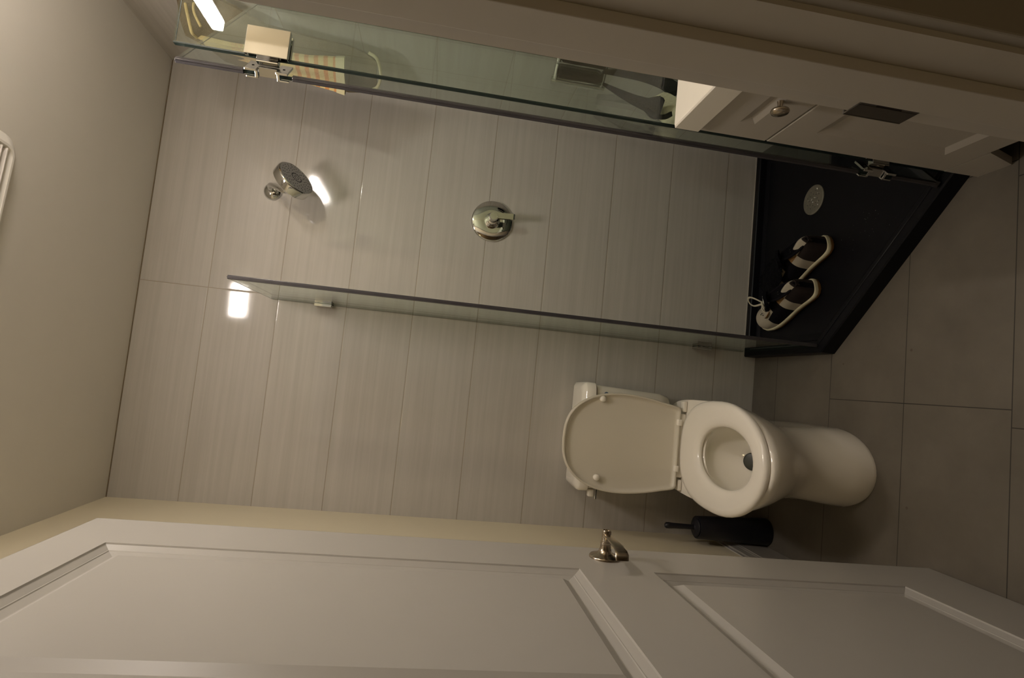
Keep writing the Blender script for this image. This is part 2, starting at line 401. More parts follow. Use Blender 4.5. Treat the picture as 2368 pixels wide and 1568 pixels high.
for zz in (.25, 1.05, 1.82):
    bm = bmesh.new(); lathe(bm, [(.0055, -.045), (.0055, .045)], (JL + .003, DY0 - .006, zz), (0, 0, 1), 16)
    box(bm, JL + .0004, JL + .003, DY0 - .03, DY0 - .006, zz - .045, zz + .045)
    link('hinge', bm, NICKEL, door, True, 40)

# ------------------------------------------------------------------ vanity on the right, cut by the door frame
van = thing('vanity_cabinet', (.87, .9, 0), 'white vanity cabinet with a small drawer over a panelled door', 'cabinet')
CX, CY1, CY0 = .655, 1.247, .600
def panel_front(bm, x, y0, y1, z0, z1, m=.062, th=.018, dep=.007, w=.022):
    """raised frame front facing -x with a recessed bevelled panel"""
    o = [(y0, z0), (y1, z0), (y1, z1), (y0, z1)]
    def rg(i, xx): return [(xx, y0 + i, z0 + i), (xx, y1 - i, z0 + i), (xx, y1 - i, z1 - i), (xx, y0 + i, z1 - i)]
    loft(bm, [rg(0, x + th), rg(0, x + .002), rg(.002, x), rg(m, x), rg(m + w, x + dep)], True, True)
bm = bmesh.new()
box(bm, CX + .019, XR - .001, CY0, CY1 - .001, .10, .783)
box(bm, CX + .019, XR - .001, CY1 - .019, CY1, 0, .10); box(bm, CX + .019, XR - .001, CY0, CY0 + .019, 0, .10)
box(bm, CX + .09, XR - .001, CY0 + .019, CY1 - .019, .0, .10)
box(bm, CX, CX + .02, 1.160, CY1, 0, .10); box(bm, CX, CX + .02, CY0, CY0 + .087, 0, .10)
loft(bm, [[(CX, 1.160, 0), (CX, 1.160, .10), (CX, 1.125, .10)], [(CX + .02, 1.160, 0), (CX + .02, 1.160, .10), (CX + .02, 1.125, .10)]])
link('cabinet_body', bm, CABP, van)
bm = bmesh.new(); panel_front(bm, CX, CY0 + .32, CY1, .604, .781, m=.070, w=.020); dr = link('drawer', bm, CABP, van)
bm = bmesh.new(); panel_front(bm, CX, CY0, CY0 + .316, .604, .781, m=.060, w=.020); dr2 = link('drawer', bm, CABP, van)
bm = bmesh.new(); panel_front(bm, CX, CY0 + .32, CY1, .101, .600, m=.078, w=.020); dd = link('cabinet_door', bm, CABP, van)
bm = bmesh.new(); panel_front(bm, CX, CY0, CY0 + .316, .101, .600, m=.060, w=.020); dd2 = link('cabinet_door', bm, CABP, van)
def knob(par, y, z):
    bm = bmesh.new(); lathe(bm, [(.007, 0), (.0055, .006), (.0055, .013), (.012, .016), (.0185, .019), (.0195, .022), (.0175, .026), (.010, .0285), (.002, .029)], (CX, y, z), (-1, 0, 0), 32)
    link('knob', bm, NICKEL, par, True, 60)
knob(dr, 1.070, .680); knob(dr2, .758, .692); knob(dd, CY0 + .36, .54); knob(dd2, CY0 + .28, .54)
# worktop with integral basin
bm = bmesh.new()
TX0, TX1, TY0, TY1, TZ0, TZ1 = .646, XR - .001, .585, 1.238, .7835, .846
bcx, bcy, ra, rb = .865, .90, .155, .20
N = 48
def bow(k): a = 2 * PI * k / N; return math.cos(a), math.sin(a)
out = []
for k in range(N):
    c, s = bow(k); hx = (TX1 - TX0) / 2; hy = (TY1 - TY0) / 2; mx_, my_ = (TX0 + TX1) / 2, (TY0 + TY1) / 2
    t = min(hx / abs(c) if abs(c) > 1e-6 else 9, hy / abs(s) if abs(s) > 1e-6 else 9); out.append((mx_ + c * t, my_ + s * t))
# snap nearest samples to the corners
for (cx_, cy_) in ((TX0, TY0), (TX0, TY1), (TX1, TY0), (TX1, TY1)):
    j = min(range(N), key=lambda q: (out[q][0] - cx_) ** 2 + (out[q][1] - cy_) ** 2); out[j] = (cx_, cy_)
e = .004
def shr(p): return (min(max(p[0], TX0 + e), TX1), min(max(p[1], TY0 + e), TY1 - e))
rings = [[(x, y, TZ0) for x, y in out], [(x, y, TZ1 - e) for x, y in out], [(shr(p)[0] - e * .3 * (p[0] < TX0 + e), shr(p)[1], TZ1 - e * .25) for p in out], [(shr(p)[0] + e * .6 * (p[0] < TX0 + e), shr(p)[1], TZ1) for p in out]]
for (sc, dz) in ((1.0, 0), (.96, -.006), (.85, -.035), (.6, -.048), (.15, -.055)):
    rings.append([(bcx + bow(k)[0] * ra * sc, bcy + bow(k)[1] * rb * sc, TZ1 + dz) for k in range(N)])
loft(bm, rings, True, True)
vt = tag(link('worktop', bm, CULT, None), 'thick white vanity worktop jutting out past the door frame beside the shower', 'worktop')

# ------------------------------------------------------------------ shower tray (neo-angle, black)
pan = thing('shower_tray', (.65, 1.75, 0), 'black corner shower tray with a slanted front', 'shower tray')
A_ = [(.207, YB - .001), (.207, 1.742), (.667, 1.268), (XR - .001, 1.268), (XR - .001, YB - .001)]
def inset(poly, d):
    n = len(poly); out = []
    for i in range(n):
        p0, p1, p2 = Vector(poly[i - 1]), Vector(poly[i]), Vector(poly[(i + 1) % n])
        e1 = (p1 - p0).normalized(); e2 = (p2 - p1).normalized()
        n1 = Vector((-e1.y, e1.x)); n2 = Vector((-e2.y, e2.x))
        di = d[i - 1] if isinstance(d, (list, tuple)) else d; dj = d[i] if isinstance(d, (list, tuple)) else d
        # solve intersection
        a = p1 + n1 * di; b_ = p1 + n2 * dj; den = e1.x * e2.y - e1.y * e2.x
        t = ((b_ - a).x * e2.y - (b_ - a).y * e2.x) / den; out.append(tuple(a + e1 * t))
    return out
bm = bmesh.new()
# edges order: left, slanted front, right return, right wall, back wall
rgs = []
for d, z in (([0] * 5, 0), ([0, 0, 0, 0, 0], .048), ([.004, .004, .004, 0, 0], .052), ([.040, .044, .044, .022, .026], .052), ([.043, .048, .048, .025, .029], .049), ([.050, .056, .056, .030, .034], .024), ([.075, .085, .085, .05, .055], .019)):
    rgs.append([(x, y, z) for x, y in inset(A_, d)])
loft(bm, rgs, True, False)
# tray floor falling to the drain
DRN = (.790, 1.872); last = [v for v in bm.verts][-5:]
last = sorted(last, key=lambda v: 0)
ctr = [bm.verts.new((DRN[0] + .055 * math.cos(a), DRN[1] + .055 * math.sin(a), .0165)) for a in [math.atan2(v.co.y - DRN[1], v.co.x - DRN[0]) for v in last]]
for i in range(5): bm.faces.new((last[i], last[(i + 1) % 5], ctr[(i + 1) % 5], ctr[i]))
bm.faces.new(ctr)
link('tray_body', bm, BLACKG, pan)
bm = bmesh.new()
box(bm, .207, XR - .002, YB - .003, YB - .0005, .052, .055); link('sealant_line', bm, mat('pale_sealant', (.45, .42, .36), .4), pan)
bm = bmesh.new()
# the thin raised ridge on the threshold
pts = inset(A_, [.03, .03, .03, .02, .02])
for a, b_ in ((1, 2),):
    p, q = Vector(pts[a]), Vector(pts[b_]); tube(bm, [(p.x, p.y, .0525), (q.x, q.y, .0525)], .0016, 8)
link('threshold_ridge', bm, BLACKP, pan, True)
bm = bmesh.new(); lathe(bm, [(.056, .0), (.056, .003), (.052, .005), (.048, .0042), (.01, .0036)], (DRN[0], DRN[1], .0165), (0, 0, 1), 40)
drn = link('drain_cover', bm, mat('wet_steel_drain', (.20, .185, .145), .35, .4, var=.3, scale=70), pan, True, 40)
bm = bmesh.new()
for k in range(16):
    a = 2 * PI * k / 16; rr = .034 if k % 2 else .022
    lathe(bm, [(.0018, 0), (.0018, .0006)], (DRN[0] + rr * math.cos(a), DRN[1] + rr * math.sin(a), .0205), (0, 0, 1), 8)
dh = link('drain_holes', bm, BLACKP, drn)
bm = bmesh.new()
for k in range(12):
    a, rr = random.uniform(0, 2 * PI), random.uniform(.005, .05); r = random.uniform(.001, .003)
    lathe(bm, [(r, 0), (r * .8, r * .4), (r * .3, r * .7)], (DRN[0] + rr * math.cos(a), DRN[1] + rr * math.sin(a), .0203), (0, 0, 1), 8)
for k in range(24):
    x_, y_ = .62 + random.gauss(0, .035), 1.60 + random.gauss(0, .045); r = random.uniform(.0004, .0008)
    lathe(bm, [(r, 0), (r * .5, r * .6)], (x_, y_, .0187), (0, 0, 1), 6)
wd = link('water_drops', bm, mat('water_drop', (.75, .75, .7), .05, 0, coat=1), None, True)
tag(wd, 'small water drops scattered on the drain and the black tray', 'water', kind='stuff')

# ------------------------------------------------------------------ glass
def sheet(bm, org, X, L, T, z0, z1):
    """glass sheet: big faces slot 0, the four edges slot 1"""
    X = Vector(X).normalized(); Y = Vector((-X.y, X.x, 0)); O = Vector(org)
    P = [O + X * a + Y * b_ + Vector((0, 0, z)) for a in (0, L) for b_ in (-T / 2, T / 2) for z in (z0, z1)]
    v = [bm.verts.new(p) for p in P]
    for f, m_ in (((0, 1, 3, 2), 1), ((4, 6, 7, 5), 1), ((0, 4, 5, 1), 0), ((2, 3, 7, 6), 0), ((0, 2, 6, 4), 1), ((1, 5, 7, 3), 0)):
        bm.faces.new([v[i] for i in f]).material_index = m_
    for sgn in (1,):
        c = Y * sgn * (T / 2 - .0006); obox(bm, O + c, X, (0, L, -.0005, .0005, z1 - .0015, z1 + .0001))
        for f in bm.faces[-6:]: f.material_index = 1
# left screen
scr = thing('glass_screen', (.231, 1.99, .052), 'narrow clear glass screen on the black tray between toilet and shower', 'glass panel')
bm = bmesh.new(); sheet(bm, (.231, 1.760, 0), (0, 1, 0), .458, .009, .0535, 1.990); link('glass_pane', bm, [GL_L, GEDGE], scr)
bm = bmesh.new(); box(bm, .2250, .2370, 1.7560, 1.7605, .056, 1.990, bev=.0015, seg=2)
box(bm, .2298, .2322, 1.7540, 1.7565, .056, 1.990)
box(bm, .2250, .2262, 1.7600, 1.7700, .056, 1.990); box(bm, .2358, .2370, 1.7600, 1.7700, .056, 1.990)
link('edge_seal', bm, GREYSEAL, scr)
for zz in (1.79, .256):
    bm = bmesh.new(); box(bm, .2150, .2262, 2.172, 2.2195, zz - .032, zz + .032, bev=.0015); box(bm, .2358, .247, 2.172, 2.2195, zz - .032, zz + .032, bev=.0015)
    box(bm, .2255, .2365, 2.2185, 2.2195, zz - .032, zz + .032)
    link('wall_clamp', bm, CHROME, scr)
bm = bmesh.new(); box(bm, .2355, .2395, 1.775, 2.17, .0525, .0565); link('sill_bead', bm, mat('clear_sealant', (.16, .16, .15), .3), scr)
# right return panel with hinges
ret = thing('glass_screen', (.88, 1.29, .052), 'fixed clear glass panel between the vanity and the black tray', 'glass panel')
bm = bmesh.new(); sheet(bm, (.676, 1.290, 0), (1, 0, 0), .4185, .010, .0535, 2.000); link('glass_pane', bm, [GL_D, GEDGE], ret)
bm = bmesh.new(); box(bm, .6745, .6787, 1.2842, 1.2958, .0535, 1.999, bev=.0006); link('polished_edge', bm, GEDGE, ret)
# door of the shower, swung inwards
dv = Vector((.7155, .6986, 0)).normalized(); dn = Vector((-dv.y, dv.x, 0))
H0 = Vector((.643, 1.303, 0))
sdo = thing('shower_door', tuple(H0), 'frameless glass shower door swung inwards behind the fixed panel', 'shower door')
bm = bmesh.new(); sheet(bm, H0 + dv * .004, dv, .585, .008, .066, 1.999); link('glass_pane', bm, [GL_D, GEDGE], sdo)
bm = bmesh.new()
for (za, zb_) in ((.30, 1.745), (1.852, 1.999), (.066, .20)):
    obox(bm, H0, dv, (0, .0038, -.0052, .0052, za, zb_), bev=.0012); obox(bm, H0, dv, (.0035, .013, -.0054, -.0042, za, zb_)); obox(bm, H0, dv, (.0035, .013, .0042, .0054, za, zb_))
    obox(bm, H0, dv, (-.0015, .001, -.0012, .0012, za, zb_))
link('edge_seal', bm, GREYSEAL, sdo)
bm = bmesh.new(); obox(bm, H0, dv, (.004, .589, -.0085, .0085, .056, .0685)); link('bottom_sweep', bm, GREYSEAL, sdo)
def shower_hinge(zc):
    hg = None
    bm = bmesh.new()
    box(bm, .672, .738, 1.271, 1.2845, zc - .047, zc + .047, bev=.0012)
    box(bm, .684, .738, 1.2955, 1.304, zc - .047, zc + .047, bev=.0012)
    hg = link('hinge_plate', bm, PLATE, ret)
    bm = bmesh.new(); box(bm, .664, .690, 1.284, 1.302, zc - .024, zc + .024, bev=.001)
    link('hinge_block', bm, CHROME, hg)
    for zz in (zc + .034, zc - .034):
        bm = bmesh.new()
        obox(bm, H0, dv, (-.012, .040, -.0145, -.0092, zz - .013, zz + .013), bev=.0008)
        obox(bm, H0, dv, (-.004, .034, .0050, .0085, zz - .013, zz + .013), bev=.0006)
        obox(bm, H0, dv, (-.004, -.0005, -.0095, .0085, zz - (.013 if zz > zc else -.007), zz + (.013 if zz < zc else -.007)), bev=.0005)
        b_ = link('hinge_bracket', bm, CHROME, sdo)
        bm = bmesh.new(); lathe(bm, [(.0028, 0), (.0028, .0006)], H0 + dv * .012 - dn * .0145 + Vector((0, 0, zz)), -dn, 12); link('screw', bm, BLACKP, b_)
    bm = bmesh.new(); obox(bm, H0, dv, (.002, .026, -.0150, .0056, zc - .021, zc + .021), bev=.001); link('hinge_leaf', bm, PLATE, sdo)
shower_hinge(1.7985); shower_hinge(.250)
# pull handle through the glass
hb = H0 + dv * .535
bm = bmesh.new()
for s in (-1, 1):
    for zz in (.912, 1.066): tube(bm, [hb + dn * s * .004 + Vector((0, 0, zz)), hb + dn * s * .052 + Vector((0, 0, zz))], .0085, 16)
    tube(bm, [hb + dn * s * .052 + Vector((0, 0, .9)), hb + dn * s * .052 + Vector((0, 0, 1.078))], .0085, 16)
link('pull_handle', bm, CHROME, sdo, True, 40)

# ------------------------------------------------------------------ shower fittings
sh = thing('overhead_shower', (.640, YB, 2.037), 'round chrome shower head on a short arm high on the tiled wall', 'shower head')
FX, FZ = .640, 2.036
bm = bmesh.new(); lathe(bm, [(.034, 0), (.034, .002), (.0325, .007), (.027, .014), (.017, .019), (.0105, .021)], (FX, YB - .0005, FZ), (0, -1, 0), 40); link('wall_flange', bm, CHROME, sh, True, 60)
ha = Vector((.569, -.478, -.670)).normalized(); hc = Vector((.655, 2.055, 1.912)) - ha * .016
back = hc - ha * .056
arm = spline([(FX, YB - .015, FZ), (FX + .001, YB - .040, FZ - .001), (FX + .006, YB - .065, FZ - .010), tuple(back - ha * .004)], 8)
bm = bmesh.new(); tube(bm, arm, .0095, 18); link('shower_arm', bm, CHROME, sh, True)
bm = bmesh.new()
lathe(bm, [(.010, -.062), (.0155, -.058), (.0175, -.048), (.0155, -.038), (.022, -.032), (.045, -.028), (.066, -.023), (.0715, -.017), (.0725, .010), (.071, .0145), (.0685, .0165), (.0672, .015)], hc, ha, 64, True, True)
hd = link('head_body', bm, CHROME, sh, True, 35)
bm = bmesh.new(); lathe(bm, [(.0668, .0145), (.0668, .0162), (.065, .0168), (.0, .0168)], hc, ha, 48, True, False); fc = link('spray_face', bm, CHROME2, hd, True, 40)
bm = bmesh.new(); hx = ha.orthogonal().normalized(); hy = ha.cross(hx)
for rr, n_ in ((.058, 22), (.050, 18), (.041, 16), (.033, 12), (.0205, 18), (.0185, 18), (.008, 8)):
    for k in range(n_):
        a = 2 * PI * k / n_ + rr * 40
        lathe(bm, [(.0013, 0), (.0012, .0016)], hc + ha * .0167 + (hx * math.cos(a) + hy * math.sin(a)) * rr, ha, 6)
link('nozzles', bm, BLACKP, fc)
va = thing('shower_valve', (.648, YB, 1.188), 'round chrome shower valve with a lever at mid-height of the tiled wall', 'shower valve')
VX, VZ = .641, 1.183
bm = bmesh.new(); lathe(bm, [(.0835, 0), (.084, .004), (.082, .008), (.078, .0105), (.04, .012), (.0, .012)], (VX, YB - .0005, VZ), (0, -1, 0), 64, True, False); vp = link('escutcheon', bm, CHROME, va, True, 60)
bm = bmesh.new(); lathe(bm, [(.031, .010), (.031, .020), (.027, .021), (.027, .030), (.023, .031), (.023, .046), (.018, .047), (.018, .082), (.0155, .086), (.0, .087)], (VX, YB, VZ), (0, -1, 0), 40, True, False); link('valve_stem', bm, CHROME, va, True, 35)
bm = bmesh.new()
lv = Vector((.045, -.02, -1)).normalized()
sec = []
for t, w_, th in ((-.012, .009, .006), (0, .0115, .007), (.04, .0115, .006), (.076, .0115, .005), (.082, .010, .004)):
    c = Vector((VX + .003, YB - .078, VZ)) + lv * t
    sec.append([c + Vector((sx * w_, sy * th, 0)) for sx, sy in ((-1, -1), (1, -1), (1, 1), (-1, 1))])
loft(bm, sec); link('valve_lever', bm, CHROME, va)

# ------------------------------------------------------------------ toilet
TXC = -.171
toi = thing('toilet', (TXC, 1.8, 0), 'white two-piece toilet with its seat lid raised', 'toilet')
def egg(yf, yb, hw, z, n=48, sq=2.2, cx=TXC, wid=.52):
    """outline pointed to the front (small y); widest at fraction wid from the front"""
    ym = yf + (yb - yf) * wid; out = []
    for k in range(n):
        a = 2 * PI * k / n; c, s = math.cos(a), math.sin(a)
        ee = 2.0 if s < 0 else sq
        x = hw * (abs(c) ** (2 / ee)) * (1 if c > 0 else -1)
        y = (ym - yf) * abs(s) ** (2 / ee) if s < 0 else (yb - ym) * abs(s) ** (2 / ee)
        out.append((cx + x, ym - y if s < 0 else ym + y, z))
    return out
bm = bmesh.new()
out = [egg(1.535, 2.150, .126, 0, sq=6, wid=.30), egg(1.533, 2.150, .128, .012, sq=6, wid=.30), egg(1.548, 2.150, .122, .07, sq=6, wid=.30), egg(1.562, 2.150, .116, .13, sq=6, wid=.30),
       egg(1.560, 2.150, .117, .18, sq=6, wid=.32), egg(1.540, 2.155, .124, .225, sq=5, wid=.36), egg(1.505, 2.16, .142, .275, sq=5, wid=.42), egg(1.468, 2.16, .162, .325, sq=5, wid=.45),
       egg(1.445, 2.16, .174, .370, sq=5, wid=.46), egg(1.440, 2.16, .177, .392, sq=5, wid=.46), egg(1.445, 2.157, .174, .400, sq=5, wid=.46)]
bmd = bmesh.new(); box(bmd, TXC - .12, TXC + .12, 2.06, 2.19, .39, .44, bev=.006); link('tank_seat', bmd, CERAM, toi, True, 40)
inn = [egg(1.505, 1.850, .108, .400, sq=2.1), egg(1.508, 1.845, .105, .392, sq=2.1), egg(1.500, 1.860, .118, .37, sq=2.1), egg(1.505, 1.855, .118, .33, sq=2.1), egg(1.525, 1.840, .105, .28, sq=2.1), egg(1.55, 1.81, .085, .235, sq=2.1), egg(1.575, 1.77, .06, .20, sq=2.1), egg(1.60, 1.73, .035, .185, sq=2.1)]
loft(bm, out + inn, True, True)
link('bowl', bm, CERAM, toi, True, 60)
bm = bmesh.new(); loft(bm, [egg(1.562, 1.795, .076, .2215, sq=2.1), egg(1.562, 1.795, .076, .222, sq=2.1)])
wm = glass_mat('bowl_water', (.90, .93, .86)); link('water', bm, wm, toi, True, 40)
bm = bmesh.new(); lathe(bm, [(.030, 0), (.026, .001)], (-.187, 1.792, .2475), (0, -.6, .8), 24); link('outlet', bm, DARKHOLE, toi, True)
# seat ring
bm = bmesh.new()
def ring_pair(zs, ins_o, ins_i, z):
    return None
so = lambda i, z: egg(1.449 + i, 1.985 - i, .180 - i, z, sq=2.7, wid=.50, cx=TXC - .003)
si = lambda i, z: egg(1.518 - i, 1.845 + i, .096 + i, z, sq=2.1, wid=.50)
rings = [so(0, .403), so(-.001, .410), so(.001, .4165), so(.007, .4215), so(.020, .4235), si(.030, .4230), si(.014, .4205), si(.004, .4150), si(0, .409), si(.001, .403)]
R = loft(bm, rings, False, False)
n = len(R[0])
for i in range(n): bm.faces.new((R[0][i], R[-1][i], R[-1][(i + 1) % n], R[0][(i + 1) % n]))
seat = link('seat', bm, PLAST, toi, True, 70)
# hinge strip
bm = bmesh.new(); box(bm, TXC - .118, TXC + .118, 1.988, 2.018, .401, .428, bev=.005)
hs = link('seat_hinge', bm, PLAST, toi, True, 40)
for sx in (-1, 1):
    bm = bmesh.new(); box(bm, TXC + sx * .085 - .012, TXC + sx * .085 + .012, 1.976, 2.000, .420, .436, bev=.003); link('hinge_tab', bm, PLAST, hs, True, 40)
    bm = bmesh.new(); box(bm, TXC + sx * .145 - .02, TXC + sx * .145 + .02, 1.985, 2.018, .401, .416, bev=.004); link('hinge_foot', bm, PLAST, hs, True, 40)
# raised lid: built flat then stood up
bm = bmesh.new()
LIDW = [(0, .140), (.010, .152), (.05, .160), (.11, .1725), (.17, .1800), (.22, .1825), (.27, .1790), (.32, .1680), (.36, .1500), (.39, .128), (.412, .103), (.426, .075), (.434, .042), (.437, .0)]
def lid_ring(ins, t, n=None):
    """outline in the lid plane: u sideways, v up from the hinge; t = offset towards the front"""
    pts = []
    for v, w_ in LIDW[:-1]: pts.append((w_, v))
    side = spline([(a, b_, 0) for a, b_ in pts] + [(0, .437, 0)], 3)
    right = [(p.x, p.y) for p in side]; left = [(-a, b_) for a, b_ in right[::-1][1:]]
    out = []
    for a, b_ in right + left:
        k = max(0.0, 1 - ins / .18); out.append((a * k - .010, .215 + (b_ - .215) * max(0, 1 - ins / .217), t))
    return out
lean = math.radians(2.5)
def stand(p):
    u, v, t = p
    return (TXC + .0 + u, 1.998 + v * math.sin(lean) - t * math.cos(lean), .424 + v * math.cos(lean) + t * math.sin(lean))
rings = [lid_ring(.004, -.004), lid_ring(0, 0), lid_ring(0, .014), lid_ring(.002, .0165), lid_ring(.006, .0165), lid_ring(.0085, .013), lid_ring(.012, .006), lid_ring(.020, .0035), lid_ring(.05, .003)]
loft(bm, [[stand(p) for p in r] for r in rings], True, True)
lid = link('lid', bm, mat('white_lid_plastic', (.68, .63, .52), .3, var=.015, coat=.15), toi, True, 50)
for u, v in ((.145, .300), (-.142, .300)):
    bm = bmesh.new(); o_ = Vector(stand((u, v, .004))); lathe(bm, [(.011, 0), (.0115, .012), (.009, .016), (.003, .018)], o_, (0, -1, 0), 20); link('bumper', bm, PLAST, lid, True, 60)
# tank
bm = bmesh.new()
def tank_ring(hw, yf, yb, z, r=.03, bowf=.012, n=6):
    """rounded plan with a softly bowed front"""
    pts = []
    cx = TXC - .001
    for (sx, yy, a0) in ((1, yb - .008, 0), (-1, yb - .008, 90)):
        for k in range(n + 1):
            a = math.radians(a0 + 90 * k / n); pts.append((cx + sx * (hw - .008) + .008 * math.cos(a), yy + .008 * math.sin(a), z))
    for (sx, a0) in ((-1, 180),):
        for k in range(n + 1):
            a = math.radians(a0 + 90 * k / n); pts.append((cx - hw + r + r * math.cos(a), yf + bowf + r + r * math.sin(a), z))
    for k in range(1, 8):
        u = -1 + 2 * k / 8; pts.append((cx + u * (hw - r), yf + bowf * u * u, z))
    for k in range(n + 1):
        a = math.radians(270 + 90 * k / n); pts.append((cx + hw - r + r * math.cos(a), yf + bowf + r + r * math.sin(a), z))
    return pts
loft(bm, [tank_ring(.165, 2.055, 2.205, .432), tank_ring(.178, 2.046, 2.208, .442), tank_ring(.186, 2.038, 2.208, .48), tank_ring(.196, 2.031, 2.208, .735)])
tk = link('tank', bm, CERAM, toi, True, 50)
bm = bmesh.new()
loft(bm, [tank_ring(.197, 2.030, 2.209, .7375), tank_ring(.203, 2.022, 2.211, .741, r=.034), tank_ring(.203, 2.022, 2.211, .772, r=.034), tank_ring(.199, 2.026, 2.209, .779, r=.034), tank_ring(.185, 2.045, 2.200, .787, r=.036), tank_ring(.175, 2.055, 2.192, .788, r=.036)])
link('tank_lid', bm, CERAM, toi, True, 50)
bm = bmesh.new(); lathe(bm, [(.0085, 0), (.0085, .001), (.006, .0014)], (-.008, 2.0345, .7015), (0, -1, 0), 24); lg = link('emblem', bm, EMB, tk, True, 40)
bm = bmesh.new(); lathe(bm, [(.0035, 0), (.003, .0008)], (-.008, 2.0331, .7015), (0, -1, 0), 6); link('emblem_centre', bm, BLACKP, lg)
bm = bmesh.new(); box(bm, -.394, -.366, 2.052, 2.082, .712, .733, bev=.004)
lv_ = link('flush_lever', bm, CERAM, toi, True, 40)
bm = bmesh.new(); tube(bm, [(-.365, 2.060, .703), (-.402, 2.060, .703)], .004, 12); link('lever_tip', bm, CHROME, lv_, True, 40)

# ------------------------------------------------------------------ toilet brush
br = thing('toilet_brush', (-.478, 2.065, 0), 'black toilet brush in its holder in the corner by the toilet', 'toilet brush')
bm = bmesh.new(); lathe(bm, [(.050, 0), (.052, .004), (.0515, .02), (.046, .17), (.0425, .286), (.0415, .290), (.036, .290), (.034, .286)], (-.482, 2.068, 0), (0, 0, 1), 40); link('holder', bm, BLACKP, br, True, 40)
bm = bmesh.new(); lathe(bm, [(.033, .284), (.035, .292), (.033, .296), (.013, .299), (.0095, .302), (.0095, .33), (.0105, .38), (.012, .402), (.0115, .412), (.007, .417), (.0, .418)], (-.482, 2.068, 0), (0, 0, 1), 28, True, False); link('brush_handle', bm, BLACKP, br, True, 40)

